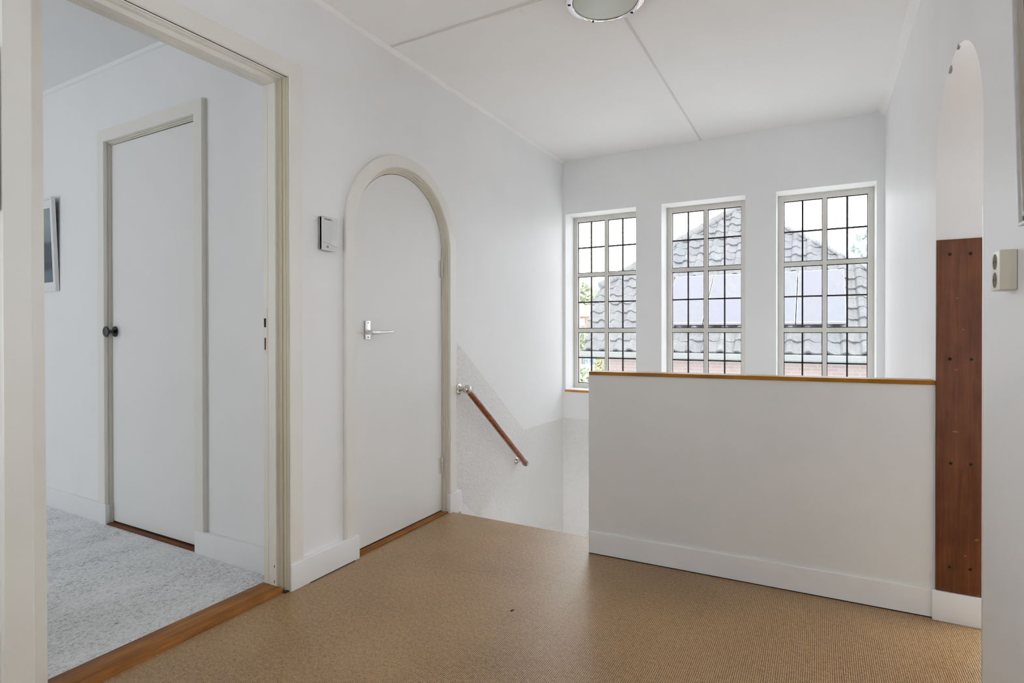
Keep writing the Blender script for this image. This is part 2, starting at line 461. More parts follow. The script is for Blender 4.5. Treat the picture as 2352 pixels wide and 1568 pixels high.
# stepped lining
bm = bmesh.new()
prof = [(.022, .004), (.022, -.003), (.019, -.004), (.019, -.008), (.022, -.009), (.022, -.022), (.017, -.023), (.017, -.044), (.010, -.0445), (.008, -.0445), (.003, -.0445), (0, -.047), (0, -.088), (.0015, -.0885), (.0015, -.0905), (0, -.091), (0, -.120), (.004, -.124), (.03, -.125)]
sweep(bm, prof, rectpath(OY0, OY1, OZ))
obj('lining', bm, M['trim'], dr, 20)
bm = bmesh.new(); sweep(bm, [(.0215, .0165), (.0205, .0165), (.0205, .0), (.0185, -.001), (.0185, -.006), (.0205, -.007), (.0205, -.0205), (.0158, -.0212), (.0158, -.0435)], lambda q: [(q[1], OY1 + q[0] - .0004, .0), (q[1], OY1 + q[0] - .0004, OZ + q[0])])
tag(obj('rebate', bm, M['trim_dim'], dr, 20), 'shaded cream stepped rebate')  # overlay on the far leg of the lining, shade carried by its colour
bm = bmesh.new()
box(bm, (-.094, OY1 - .002, 1.00), (-.119, OY1 + .001, 1.20), .0006); sp = obj('strike_plate', bm, M['trim'], dr)
obj('latch_hole', bx((-.100, OY1 - .0026, 1.117), (-.112, OY1, 1.155)), M['gap'], sp)
obj('bolt_hole', bx((-.101, OY1 - .0026, 1.02), (-.110, OY1, 1.072)), M['thr2'], sp)
# the door itself, opened flat into the bedroom: only its hinge edge shows
bm = bmesh.new(); prism(bm, [(.781, .004), (.821, .004), (.815, 2.145), (.775, 2.145)], 0, -.104, -.925); obj('leaf', bm, M['trim'], dr)
# threshold board
bm = bmesh.new()
prism(bm, [(-.130, -.02), (-.130, .016), (-.126, .019), (-.014, .019), (-.007, .016), (-.004, .006), (-.004, -.02)], 1, OY0, OY1 + .001)
obj('threshold', bm, M['thr'], dr, 40)
obj('gap_seam', bx((-.003, OY1 + .001, .0), (.012, OY1 + .022, .0045)), M['gap'], dr)
# paint chips at the foot of the jamb
for (x, z, s) in ((-.054, .10, .0055), (-.0545, .034, .0065)):
    bm = bmesh.new(); prism(bm, [(x + s * .5, z + s * 1.4), (x - s * .2, z + s), (x - s * .5, z - s), (x + s * .4, z - s * .6)], 1, OY1 - .0006, OY1 + .001)
    obj('paint_chip', bm, M['chip_dark'] if z > .05 else M['cap'], dr)

# skirting blocks on the left wall
bm = bmesh.new(); box(bm, (0, 1.6225, 0), (.026, 2.0225, .113), .0035); structure('baseboard_left', bm, M['board'])
obj('seam', bx((.004, 1.72, .0), (.0275, 1.99, .003)), M['chip_dark'], bpy.data.objects['baseboard_left'])
bm = bmesh.new(); box(bm, (0, 2.783, -.02), (.025, 2.9085, .112), .003); structure('baseboard_plinth', bm, M['board'])

# ------------------------------------------------------------------ arched door
d1 = empty('door_1', (0, AC, 0)); d1['kind'] = 'structure'
def archpath(q, n=48):
    r, x = q
    a = [(x, AC - r, 0)] + [(x, AC - r, AZ * k / 4) for k in range(1, 4)] + [(x, y, z) for y, z in arc(AC, r, AZ, n)] + [(x, AC + r, AZ * k / 4) for k in (3, 2, 1)] + [(x, AC + r, 0)]
    return a
bm = bmesh.new()
sweep(bm, [(.4575, -.002), (.4575, .016), (.455, .020), (.3965, .020), (.3935, .017), (.3935, .003)], archpath)
fr = obj('architrave', bm, M['trim'], d1, 25)
for a in (0.0, PI * .43, PI):      # joints between the curved pieces
    bm = bmesh.new(); c, s = -math.cos(a), math.sin(a); p0 = Vector((.0202, AC + .3945 * c, AZ + .3945 * s)); p1 = Vector((.0202, AC + .456 * c, AZ + .456 * s))
    n = (p1 - p0).cross(Vector((1, 0, 0))).normalized() * .0006
    vs = [bm.verts.new(p) for p in (p0 - n, p0 + n, p1 + n, p1 - n)]; bm.faces.new(vs); obj('joint', bm, M['batten'], fr)
bm = bmesh.new()
sweep(bm, [(.3935, .0035), (.384, .0035), (.3825, .002), (.3825, -.009), (.374, -.0095), (.3735, -.011), (.3735, -.0205), (.3665, -.021), (.3655, -.023), (.3655, -.05)], archpath)
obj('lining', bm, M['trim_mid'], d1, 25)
bm = bmesh.new()
lp = [(AC - .3635, .018), (AC + .3635, .018)] + arc(AC, .3625, AZ, 48)[::-1]
prism(bm, lp, 0, -.026, -.062); leaf = obj('leaf', bm, M['door'], d1)
bm = bmesh.new(); box(bm, (-.001, AC - .3655, 0), (-.07, AC + .3655, .012), .002); box(bm, (-.001, AC - .372, -.002), (.010, AC + .38, .0105), .003); obj('threshold', bm, M['thr'], d1)
obj('gap_seam', bx((-.03, AC - .364, .0121), (-.06, AC + .364, .0179)), M['gap'], d1)
for z0, z1 in ((1.420, 1.525), (.238, .340)):
    bm = bmesh.new(); n = 3; h = (z1 - z0) / n
    for k in range(n): lathe(bm, [(.0055, .0006), (.0062, .002), (.0062, h - .002), (.0055, h - .0006)], (-.020, AC + .3605, z0 + k * h), (0, 0, 1), 14)
    box(bm, (-.0265, AC + .335, z0 + .004), (-.0245, AC + .3605, z1 - .004)); obj('hinge', bm, M['hinge'], d1)
# lever handle
hx = -.026
bm = bmesh.new(); box(bm, (hx, 2.112, 1.058), (hx + .007, 2.148, 1.152), .002); hp = obj('handle', bm, M['alu'], d1)
for z in (1.142, 1.069):
    bm = bmesh.new(); lathe(bm, [(0, .0012), (.003, .001), (.0034, -.001)], (hx + .007, 2.131, z), (1, 0, 0), 12); obj('screw', bm, M['gap'], hp)
bm = bmesh.new()
lathe(bm, [(.0125, 0), (.0125, .004), (.0105, .006), (.0105, .034), (.0085, .042)], (hx + .006, 2.131, 1.094), (1, 0, 0), 20)
rows = []
for (y, hz, hxw) in ((2.118, .009, .006), (2.124, .0125, .009), (2.150, .0115, .009), (2.185, .0105, .0085), (2.20, .0095, .008), (2.235, .007, .0075), (2.265, .006, .007), (2.272, .0045, .005)):
    xc = hx + .043 + (.004 if y > 2.19 else 0)
    rows.append([bm.verts.new((xc + hxw * math.cos(2 * PI * k / 14), y, 1.094 + (y - 2.12) * .012 + hz * math.sin(2 * PI * k / 14))) for k in range(14)])
for A, B in zip(rows, rows[1:]):
    for k in range(14): bm.faces.new((A[k], A[(k + 1) % 14], B[(k + 1) % 14], B[k]))
bm.faces.new(rows[0]); bm.faces.new(rows[-1]); obj('lever', bm, M['alu'], hp, 50)

# ------------------------------------------------------------------ bedroom
BX = -3.7; BY = -1.6
CX0, CX1, CZT = -1.568, -.728, 2.170       # closet frame inner edge
bm = bmesh.new()
pts = [(BX, 0), (CX0 - .005, 0), (CX0 - .005, CZT + .005), (CX1 + .005, CZT + .005), (CX1 + .005, 0), (-.125, 0), (-.125, 2.7), (BX, 2.7)]
prism(bm, pts, 1, YB, YB + .12); structure('wall_bedroom', bm, M['wall_bed'])
structure('wall_bedroom_left', bx((BX - .1, BY, 0), (BX, YB + .12, 2.7)), M['wall_bed'])
structure('wall_bedroom_front', bx((BX - .1, BY - .1, 0), (-.125, BY, 2.7)), M['wall_bed'])
structure('wall_closet', bx((-2, YB + .12, 0), (-.4, YB + .15, 2.4)), M['gap'])
structure('ceiling_bedroom', bx((BX, BY, HB), (-.12, YB + .1, HB + .06)), M['ceil_bed'])
structure('floor_bedroom', bx((BX, BY, -.12), (-.125, YB + .12, .006)), M['carpet_bed'])
bm = bmesh.new(); prism(bm, [(YB, HB), (YB - .016, HB), (YB - .010, HB - .018), (YB, HB - .022)], 0, BX, -.125); structure('trim_8', bm, M['ceil_bed'])
# skirting
bm = bmesh.new(); box(bm, (BX, YB, .004), (CX0 + .008, YB - .0135, .118), .003); box(bm, (CX0 - .07, YB - .0132, .004), (CX0 + .010, YB - .026, .124), .003); structure('baseboard_bedroom', bm, M['board'])
bm = bmesh.new(); box(bm, (CX1 - .001, YB, .004), (-.125, YB - .0245, .118), .003); structure('baseboard_closet', bm, M['board'])
d2 = empty('door_2', ((CX0 + CX1) / 2, YB, 0)); d2['kind'] = 'structure'
def cpath(q):
    r, y = q
    return [(CX0 - r, y, .115), (CX0 - r, y, CZT + r), (CX1 + r, y, CZT + r), (CX1 + r, y, .115)]
bm = bmesh.new(); sweep(bm, [(.068, YB + .001), (.068, YB - .021), (.066, YB - .0235), (.002, YB - .0235), (0, YB - .021), (0, YB)], cpath); obj('architrave', bm, M['trim'], d2, 20)
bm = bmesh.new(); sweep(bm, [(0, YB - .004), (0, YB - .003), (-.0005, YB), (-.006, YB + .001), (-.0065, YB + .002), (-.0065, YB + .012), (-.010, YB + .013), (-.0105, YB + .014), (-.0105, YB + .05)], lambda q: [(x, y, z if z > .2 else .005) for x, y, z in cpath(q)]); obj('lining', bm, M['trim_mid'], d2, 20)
bm = bmesh.new(); prism(bm, [(CX0 + .0125, .022), (CX1 - .0115, .022), (CX1 - .0115, CZT - .0155), (CX0 + .0125, CZT - .0135)], 1, YB + .0155, YB + .05); l2 = obj('leaf', bm, M['door'], d2)
obj('gap_seam', bx((CX0 + .0105, YB + .02, .0), (CX1 - .0105, YB + .045, CZT - .0105)), M['gap'], d2)
bm = bmesh.new(); box(bm, (CX0 + .0105, YB - .016, .0), (CX1 - .001, YB + .018, .0145), .003); obj('threshold', bm, M['thr2'], d2)
bm = bmesh.new()
lathe(bm, [(.030, 0), (.030, .003), (.0275, .006), (.015, .008), (.0105, .010), (.0105, .036), (.014, .040), (.026, .0415), (.0305, .045), (.0305, .049), (.028, .052), (.026, .0515), (.012, .050), (0, .0495)], (-1.527, YB + .0155, 1.099), (0, -1, 0), 36)
tag(obj('knob', bm, M['black'], d2, 40), 'black round door knob')

# ------------------------------------------------------------------ pictures (local: x across, y towards the wall, z up)
def picture(label, loc, rotz, tilt, w, h, dep, bar, mats, mount, group=None, profile='flat'):
    t = thing('picture_frame', label, 'picture', loc, group, (tilt, 0, rotz)); OFF[t] = Vector()
    def path(q):
        r, y = q
        return [(-w / 2 + r, y, r), (w / 2 - r, y, r), (w / 2 - r, y, h - r), (-w / 2 + r, y, h - r)]
    bm = bmesh.new()
    if profile == 'flat':
        sweep(bm, [(0, 0), (0, -dep + .001), (.001, -dep), (bar - .001, -dep), (bar, -dep + .001), (bar, -dep * .55)], path, True)
        obj('frame', bm, mats[0], t, 20)
    else:
        sweep(bm, [(0, 0), (0, -dep + .001), (.001, -dep), (.005, -dep), (.006, -dep + .001), (.006, -dep + .008)], path, True); obj('frame', bm, mats[0], t, 20)
        bm = bmesh.new(); sweep(bm, [(.006, -dep + .0075), (.016, -dep + .0075)], path, True); obj('dark_fillet', bm, mats[1], t)
        bm = bmesh.new(); sweep(bm, [(.016, -dep + .008), (.017, -dep + .003), (.026, -dep + .003), (.028, -dep + .006), (bar, -dep + .009)], path, True); obj('moulding', bm, mats[2], t, 40)
    b = dep * .55
    obj('mount', bx((-w / 2 + bar - .003, -b, bar - .003), (w / 2 - bar + .003, -b + .003, h - bar + .003)), M['mat'], t)
    m = bar + mount
    obj('print', bx((-w / 2 + m, -b - .0008, m * 1.15), (w / 2 - m, -b + .001, h - m * 1.3)), M['photo'], t)
    obj('backing', bx((-w / 2 + .004, -.003, .004), (w / 2 - .004, 0, h - .004)), M['frame_dark'], t)
    return t
picture('white framed blue print on the bedroom wall left of the closet door', (-2.13 - .21, YB - .001, 1.3497), 0, math.radians(2.1), .42, .575, .021, .013, [M['white']], .036)
picture('picture in a grooved frame leaning from the right wall above the double socket', (W - .001, 1.540 - .25, 1.318), PI / 2 * -1, math.radians(1.45), .50, .70, .026, .045, [M['white'], M['frame_dark'], M['frame_beige']], .04, profile='step')
picture('pale picture edge on the left wall at the photo\'s left border', (.001, .669 - .15, 1.428), PI / 2, math.radians(0), .30, .445, .02, .02, [M['white']], .05)

# ------------------------------------------------------------------ alarm box
al = thing('alarm_detector', 'small grey alarm sensor box on the wall left of the arched door', 'alarm sensor', (0, 1.841, 1.466))
y0, y1, z0, z1 = 1.7945, 1.888, 1.4635, 1.6175
bm = bmesh.new(); box(bm, (0, y0, z0 + .004), (.010, y1, z1 - .001), .003); obj('back_plate', bm, M['plastic_dark'], al)
def bow(u): return .0165 + .011 * math.sin(PI * (.12 + .76 * u))
def front(bm, za, zb, n=14, y0=y0 + .001, y1=y1 - .0005, inset=.0):
    f = [[], []]
    for k in range(n + 1):
        u = k / n; y = y0 + (y1 - y0) * u
        za_ = za(u); zb_ = zb(u)
        f[0].append((bm.verts.new((.008, y, za_)), bm.verts.new((bow(u) - inset, y, za_))))
        f[1].append((bm.verts.new((.008, y, zb_)), bm.verts.new((bow(u) - inset, y, zb_))))
    for k in range(n):
        a, b = f[0][k], f[0][k + 1]; c, d = f[1][k], f[1][k + 1]
        bm.faces.new((a[1], b[1], d[1], c[1])); bm.faces.new((a[0], b[0], b[1], a[1])); bm.faces.new((c[0], d[0], d[1], c[1]))
    for k in (0, n): bm.faces.new((f[0][k][0], f[0][k][1], f[1][k][1], f[1][k][0]))
    return bm
wave = lambda u: z0 + .036 - .012 * (1 - math.cos(PI * u)) / 2 - .002 * u
bm = front(bmesh.new(), lambda u: wave(u) + .0006, lambda u: z1 - .003 * (1 - u) - .002); cov = obj('cover', bm, M['plastic'], al, 40)
bm = front(bmesh.new(), lambda u: z0 + .004 * (1 - math.sin(PI * u)) , lambda u: wave(u) - .0006); obj('lower_cover', bm, M['plastic'], al, 40)
bm = front(bmesh.new(), lambda u: z0 + .006, lambda u: z1 - .002, inset=.0025); obj('inner_body', bm, M['plastic_dark'], al, 40)
bm = bmesh.new(); lathe(bm, [(0, .0035), (.004, .003), (.0062, .001), (.0065, -.003)], (bow(.3) - .0005, y0 + .030, z0 + .0185), (1, 0, 0), 18); obj('lens', bm, M['lens'], al, 50)
# logo: green arrow and dark lettering
lx = bow(.3) + .0008
bm = bmesh.new(); vs = [bm.verts.new(p) for p in ((bow(.16) + .0012, y0 + .0135, z1 - .0085), (bow(.16) + .0012, y0 + .0135, z1 - .0160), (bow(.24) + .0012, y0 + .0215, z1 - .0122))]; bm.faces.new(vs); obj('logo_mark', bm, M['green'], cov)
cu = bpy.data.curves.new('logo_text', 'FONT'); cu.body = 'Aritech'; cu.size = .0098; cu.extrude = .0001
to = bpy.data.objects.new('logo_tmp', cu); COL.objects.link(to)
bpy.context.view_layer.update()
me = bpy.data.meshes.new_from_object(to.evaluated_get(bpy.context.evaluated_depsgraph_get()))
bpy.data.objects.remove(to)
me.materials.append(M['print'])
for v in me.vertices:
    x, y, z = v.co
    u = (.021 + x) / (y1 - y0)
    v.co = Vector((bow(u) + .0009 + z, y0 + .021 + x, z1 - .0160 + y)) - Vector(al.location)
o = bpy.data.objects.new('logo_text', me); COL.objects.link(o); o.parent = cov
bm = bmesh.new(); box(bm, (bow(.62) + .0006, y0 + .0565, z1 - .018), (bow(.62) + .001, y0 + .0573, z1 - .009)); obj('logo_bar', bm, M['plastic_dark'], cov)

# ------------------------------------------------------------------ handrail
hr_ = thing('handrail', 'short mahogany handrail with nickel end fittings sloping down the stairwell wall', 'handrail', (.067, 2.908, .739))
A = Vector((.067, 2.908, .7385)); B = Vector((.067, 3.690, .1180)); ax = (B - A).normalized(); ln = (B - A).length
bm = bmesh.new(); lathe(bm, [(.0185, .020), (.0192, .024), (.0192, ln - .006), (.0185, ln - .004)], A, ax, 28); obj('rod', bm, M['rail'], hr_, 50)
bm = bmesh.new(); ball(bm, A, .0275, 28); obj('end_ball', bm, M['nickel'], hr_, 60)
bm = bmesh.new(); lathe(bm, [(.0345, 0), (.0345, .003), (.033, .006), (.027, .008), (.019, .013), (.013, .022), (.0095, .030), (.0115, .036), (.010, .044)], (.003, A.y, A.z), (1, 0, 0), 28); obj('wall_flange', bm, M['nickel'], hr_, 40)
bm = bmesh.new(); lathe(bm, [(.0225, -.016), (.0235, -.014), (.0235, .004), (.0215, .010), (.014, .0155), (0, .0175)], B, ax, 28); cap = obj('end_cap', bm, M['nickel'], hr_, 40)
C = A + ax * (ln - .028)
bm = bmesh.new(); lathe(bm, [(.0285, 0), (.0285, .003), (.026, .006), (.017, .009), (.012, .016), (.008, .024), (.0085, .036), (.011, .050)], (.003, C.y + .002, C.z + .004), (1, 0, 0), 28); obj('wall_flange', bm, M['nickel'], hr_, 40)

# ------------------------------------------------------------------ double socket
so = thing('wall_socket', 'ivory surface-mounted double socket on the right wall below the picture', 'socket', (W, 1.687, 1.192))
bm = bmesh.new(); box(bm, (W, 1.650, 1.192), (W - .032, 1.7235, 1.2835), .0045); so_b = obj('housing', bm, M['socket'], so)
for z in (1.2585, 1.2165):
    bm = bmesh.new(); lathe(bm, [(.0195, -.0005), (.0195, .0008), (.0182, .0006), (.0175, -.0004)], (W - .032, 1.6868, z), (-1, 0, 0), 28, False); r_ = obj('outlet', bm, M['socket'], so, 50)
    bm = bmesh.new(); lathe(bm, [(0, .0004), (.0178, .0004)], (W - .0321, 1.6868, z), (-1, 0, 0), 28, False); obj('recess', bm, M['socket_in'], r_)
    for dy in (-.0095, .0095):
        bm = bmesh.new(); lathe(bm, [(0, .001), (.0026, .001)], (W - .0321, 1.6868 + dy, z), (-1, 0, 0), 12, False); obj('pin_hole', bm, M['gap'], r_)

# ------------------------------------------------------------------ ceiling lamp
LX, LY = 1.158, 2.338
lp_ = thing('ceiling_lamp', 'round chrome-rimmed ceiling lamp with a frosted glass dome', 'ceiling lamp', (LX, LY, H))
bm = bmesh.new()
lathe(bm, [(.150, H), (.162, H - .030), (.1680, H - .046), (.1690, H - .051), (.1680, H - .054), (.1600, H - .0565), (.1435, H - .0580), (.1415, H - .056), (.1415, H - .040)], (LX, LY, 0), (0, 0, 1), 72, False); rim = obj('rim', bm, M['chrome'], lp_, 35)
bm = bmesh.new(); lathe(bm, [(.1412, H - .050)] + [(.1412 * math.cos(a), H - .0535 - .012 * math.sin(a)) for a in [PI / 2 * k / 10 for k in range(10)]] + [(0, H - .0655)], (LX, LY, 0), (0, 0, 1), 72, False); obj('glass_dome', bm, M['dome'], lp_, 60)
for a in (200, 285, 300, 340, 60, 130):
    bm = bmesh.new(); box(bm, (.1485, -.0035, H - .0590), (.1620, .0035, H - .0535), .0006)
    bmesh.ops.rotate(bm, verts=bm.verts, cent=(0, 0, 0), matrix=Matrix.Rotation(math.radians(a), 3, 'Z')); bmesh.ops.translate(bm, verts=bm.verts, vec=(LX, LY, 0)); obj('clip', bm, M['gap'], rim)

# ------------------------------------------------------------------ windows
rows_z = [(.6290, .8586, 1.0870), (1.1210, 1.3570, 1.5860), (1.6170, 1.8460, 2.0790)]
cols = [[(.0625, .1887, .3165), (.3450, .4776, .6075)], [(.9030, 1.0320, 1.1565), (1.1870, 1.3147, 1.4400)], [(1.7406, 1.8668, 1.9985), (2.0255, 2.1552, 2.2815)]]
pat = [[[0, 3, 0, 0], [3, 0, 0, 3], [0, 3, 1, 0], [0, 0, 3, 1], [0, 0, 0, 0], [0, 0, 0, 0]],
       [[0, 0, 0, 0], [4, 2, 4, 2], [2, 2, 1, 0], [1, 1, 2, 2], [0, 2, 0, 3], [0, 2, 0, 3]],
       [[0, 0, 4, 0], [2, 4, 0, 4], [3, 2, 1, 0], [4, 1, 4, 3], [0, 2, 4, 3], [0, 3, 2, 0]]]
for i, (x0, x1) in enumerate(WIN):
    wn = empty('window_%d' % (i + 1), ((x0 + x1) / 2, 4.75, WZ0)); wn['kind'] = 'structure'
    bm = bmesh.new(); yf, yb = 4.728, 4.79
    cx = cols[i]
    for a, b in ((x0, cx[0][0]), (cx[0][2], cx[1][0]), (cx[1][2], x1)): box(bm, (a, yf + (.005 if a == cx[0][2] else 0), WZ0), (b, yb, WZ1), .0025)
    for a, b in ((WZ0, rows_z[0][0]), (rows_z[0][2], rows_z[1][0]), (rows_z[1][2], rows_z[2][0]), (rows_z[2][2], WZ1)):
        box(bm, (x0 + .002, yf + (.0063 if WZ0 < a < rows_z[2][2] else .0004), a), (x1 - .002, yb, b), .0025)
    obj('frame', bm, M['winframe'], wn)
    bm = bmesh.new(); gm = bmesh.new()
    for ci, (a, m, b) in enumerate(cx):
        for ri, (c, n, d) in enumerate(rows_z):
            e = .0058; y_a, y_b = 4.744, 4.756
            box(bm, (a, y_a, c), (a + e * .8, y_b, d)); box(bm, (b - e * .8, y_a, c), (b, y_b, d)); box(bm, (a, y_a, c), (b, y_b, c + e)); box(bm, (a, y_a, d - e), (b, y_b, d))
            box(bm, (m - e, y_a - .001, c), (m + e, y_b, d), .001); box(bm, (a, y_a - .001, n - e), (b, y_b, n + e), .001)
            for (pa, pb, k) in ((a, m, 0), (m, b, 1)):
                for (pc, pd, q) in ((c, n, 0), (n, d, 1)):
                    vs = [gm.verts.new(p) for p in ((pa, 4.75, pc), (pb, 4.75, pc), (pb, 4.75, pd), (pa, 4.75, pd))]
                    f = gm.faces.new(vs); f.material_index = pat[i][5 - (ri * 2 + q)][ci * 2 + k]
    obj('lead_came', bm, M['lead'], wn); obj('pane', gm, GL, wn)
    bm = bmesh.new(); box(bm, (x0 - .004, D - .010, WZ0 - .020), (x1 + .004, 4.729, WZ0 - .0012), .002); obj('sill', bm, M['sill'], wn)

# crumbs on the carpet
cr = bmesh.new(); lathe(cr, [(0, 0), (.002, .003), (.0022, .012), (.001, .019), (0, .020)], (.913, 1.919, .002), (.55, .83, .05), 8)
tag(obj('debris_sliver', cr, M['gap']), 'tiny dark sliver lying on the tan carpet in front of the half wall', 'debris')

# ------------------------------------------------------------------ room beyond the right arch
RX = 4.6
structure('floor_side', bx((W + .15, .4, -.18), (RX, 4.0, 0)), M['carpet'])
structure('ceiling_side', bx((W + .15, .4, H), (RX, 4.0, H + .06)), M['ceil'])
structure('wall_side_far', bx((W + .15, 4.0, 0), (RX, 4.1, 2.7)), M['wall'])
structure('wall_side_near', bx((W + .15, .3, 0), (RX, .4, 2.7)), M['wall'])
structure('wall_side_end', bx((RX, .3, 0), (RX + .1, 4.1, 2.7)), M['wall'])

# ------------------------------------------------------------------ outdoors
GZ = -3.1
tag(obj('ground', bx((-90, 5.2, GZ - .2), (90, 140, GZ)), M['ground']), kind='structure')
YE, ZE, TP = 11.5, .655, .78
PK = (.2, 16.4)
hs = thing('house', 'neighbouring brick house with a grey tiled hip roof behind the three windows', 'house', (.2, 15, GZ))
def rz(y): return ZE + TP * (y - YE)
def left_edge(y): return -2.49 - .36 * (y - YE) / 1.5 if y < 13.0 else (-2.85 if y < 13.45 else -2.85 + (y - 13.45) * (PK[0] + 2.85) / (PK[1] - 13.45))
def right_edge(y): return PK[0] + (PK[1] - y)
bm = bmesh.new(); G = .27; seg = 8; tw = .30
nrow = int((PK[1] - YE) / G) + 1; nx = Vector((0, -TP, 1)).normalized()
for r in range(nrow):
    ya, yb_ = YE + r * G, min(YE + (r + 1) * G + .03, PK[1])
    if ya >= PK[1] - .05: break
    for xk in range(int((6.0 + 3.2) / (tw / seg))):
        xa = -3.2 + xk * tw / seg; xb = xa + tw / seg
        ym = (ya + yb_) / 2
        if xb < left_edge(ym) or xa > right_edge(ym): continue
        if xa > 5.2: continue
        xa_, xb_ = max(xa, left_edge(ym) - .02), min(xb, right_edge(ym) + .02)
        if xb_ - xa_ < .004: continue
        def hgt(x):
            p = (x / tw) % 1
            return .06 * max(0, math.cos(2 * PI * p)) ** .6 + .012 * math.sin(p * 2 * PI * 2) ** 2 + .012 * math.sin(x * 7.3 + r * 2.1)
        def P(x, y, up): return Vector((x, y, rz(y))) + nx * (hgt(x) + up)
        v = [P(xa_, ya, .03), P(xb_, ya, .03), P(xb_, yb_, .0), P(xa_, yb_, .0)]
        vs = [bm.verts.new(p) for p in v]; bm.faces.new(vs)
        w2 = [bm.verts.new(p - nx * .05) for p in v[:2]]; bm.faces.new((vs[0], w2[0], w2[1], vs[1]))
prism(bm, [(-2.9, 13.4), (PK[0], PK[1]), (5.1, 11.5), (-2.49, 11.5), (-2.85, 13.0)], 2, -.05, 0)
nb = [v for v in bm.verts][-10:]
for v in nb: v.co.z = rz(v.co.y) + v.co.z - .03
roof = obj('roof', bm, M['tile'], hs, 70)
bm = bmesh.new()      # far roof slopes
for tri in (((-2.85, 13.45), PK, (-4.5, 17.5)), (PK, (5.1, 11.5), (5.1, 21.3)), (PK, (5.1, 21.3), (-4.7, 21.3)), (PK, (-4.7, 21.3), (-4.5, 17.5))):
    vs = []
    for x, y in tri:
        z = rz(PK[1]) if (x, y) == PK else (rz(y) - .02 if y < 14 else ZE)
        vs.append(bm.verts.new((x, y, z - .03)))
    bm.faces.new(vs)
obj('rear_roof', bm, M['tile'], hs)
def tube_chain(bm, a, b, r, n, over=.03, flat=.6):
    a, b = Vector(a), Vector(b); d = (b - a) / n
    for k in range(n):
        lathe(bm, [(r * .85, 0), (r, .01), (r * .92, d.length + over)], a + d * k, d.normalized(), 12)
    return bm
obj('hip_ridge', tube_chain(bmesh.new(), (-2.85, 13.45, rz(13.45) + .03), (PK[0], PK[1], rz(PK[1]) + .05), .12, 13), M['tile'], hs, 40)
tag(obj('hip_ridge', tube_chain(bmesh.new(), (5.1, 11.5, ZE + .05), (PK[0], PK[1], rz(PK[1]) + .05), .105, 18), M['ridge'], hs, 40), 'pale right-hand hip ridge')
bm = bmesh.new(); prism(bm, [(11.42, .66), (11.40, .63), (11.36, .63), (11.35, .56), (11.40, .50), (11.46, .50), (11.50, .56), (11.50, .64)], 0, -4.2, 5.2); obj('gutter', bm, M['gutter'], hs, 40)
obj('brick_wall', bx((-2.15, 11.72, GZ), (5.0, 21, .62)), M['brick'], hs)
for k in range(4):      # solar panels lying on the roof
    xa, xb = -.97 + .855 * k, -.97 + .855 * (k + 1) - .018
    pl = thing('solar_panel', ['leftmost', 'second from left', 'third from left', 'rightmost'][k] + ' of the four solar panels on the neighbouring roof', 'solar panel', ((xa + xb) / 2, 12.1, rz(12.1) + .12), 'solar panels on the neighbouring roof')
    ya, yb_ = 12.10, 13.53
    def pq(up): return [Vector((x, y, rz(y))) + nx * up for x, y in ((xa, ya), (xb, ya), (xb, yb_), (xa, yb_))]
    def hexa(a, b):
        bm = bmesh.new(); va = [bm.verts.new(p) for p in a]; vb = [bm.verts.new(p) for p in b]
        bm.faces.new(va); bm.faces.new(vb[::-1])
        for i in range(4): bm.faces.new((va[i], va[(i + 1) % 4], vb[(i + 1) % 4], vb[i]))
        return bm
    obj('frame', hexa(pq(.12), pq(.165)), M['solar_frame'], pl)
    q = pq(.167); c = sum(q, Vector()) / 4; q = [c + (p - c) * .965 for p in q]
    obj('cells', hexa([p - nx * .01 for p in q], q), M['solar'], pl)

def tree(name, label, loc, crown, rad, n, leaf, mat, th=.12, shape=1., cat='tree', seed=1):
    rnd = random.Random(seed)
    t = thing(name, label, cat, loc)
    bm = bmesh.new(); hz = crown[2] - loc[2]
    lathe(bm, [(th, 0), (th * .8, hz * .4), (th * .5, hz), (th * .2, hz + rad[2] * .6)], loc, (crown[0] - loc[0], crown[1] - loc[1], hz), 10)
    obj('trunk', bm, M['bark'], t)
    bm = bmesh.new()
    for k in range(n):
        while True:
            p = Vector((rnd.uniform(-1, 1), rnd.uniform(-1, 1), rnd.uniform(-1, 1)))
            if .15 < p.length < 1: break
        wob = .8 + .25 * math.sin(p.x * 5 + seed) * math.cos(p.z * 4 + seed)
        c = Vector(crown) + Vector((p.x * rad[0], p.y * rad[1], p.z * rad[2])) * wob
        a = Vector((rnd.gauss(0, 1), rnd.gauss(0, 1), rnd.gauss(0, 1))).normalized(); b = a.orthogonal().normalized()
        s = leaf * rnd.uniform(.6, 1.3)
        vs = [bm.verts.new(c + a * s), bm.verts.new(c + b * s * .55), bm.verts.new(c - a * s), bm.verts.new(c - b * s * .55)]; bm.faces.new(vs)
    obj('foliage', bm, mat, t, recalc=False)
    return t
tree('tree', 'large pale green tree beyond the orange house, in the left window', (-22.5, 62, GZ), (-22.5, 62, 3.2), (5.6, 5, 4.6), 2600, .45, M['leaf'], .3, seed=3)
tree('tree', 'grey green tree standing behind the hip of the neighbouring roof', (1.6, 23.5, GZ), (1.6, 23.5, 3.85), (.85, .8, 1.0), 900, .09, M['leaf_blue'], .16, seed=5)
tree('tree', 'distant grey green tree at the right of the right-hand window', (7.5, 60, GZ), (7.5, 60, 5.0), (6.5, 4, 5.2), 2200, .45, M['leaf_blue'], .3, seed=6)
tree('young_tree', 'slender leafy young tree near the glass, low in the left window', (-1.62, 9.2, GZ), (-1.62, 9.2, .02), (.26, .26, .62), 480, .08, M['leaf'], .04, seed=8)
tree('shrub', 'yellow green shrub beside the brick wall, low in the left window', (-12.3, 40, GZ), (-12.3, 40, -1.2), (.8, .7, 1.3), 700, .14, M['leaf_yellow'], .08, cat='shrub', seed=9)
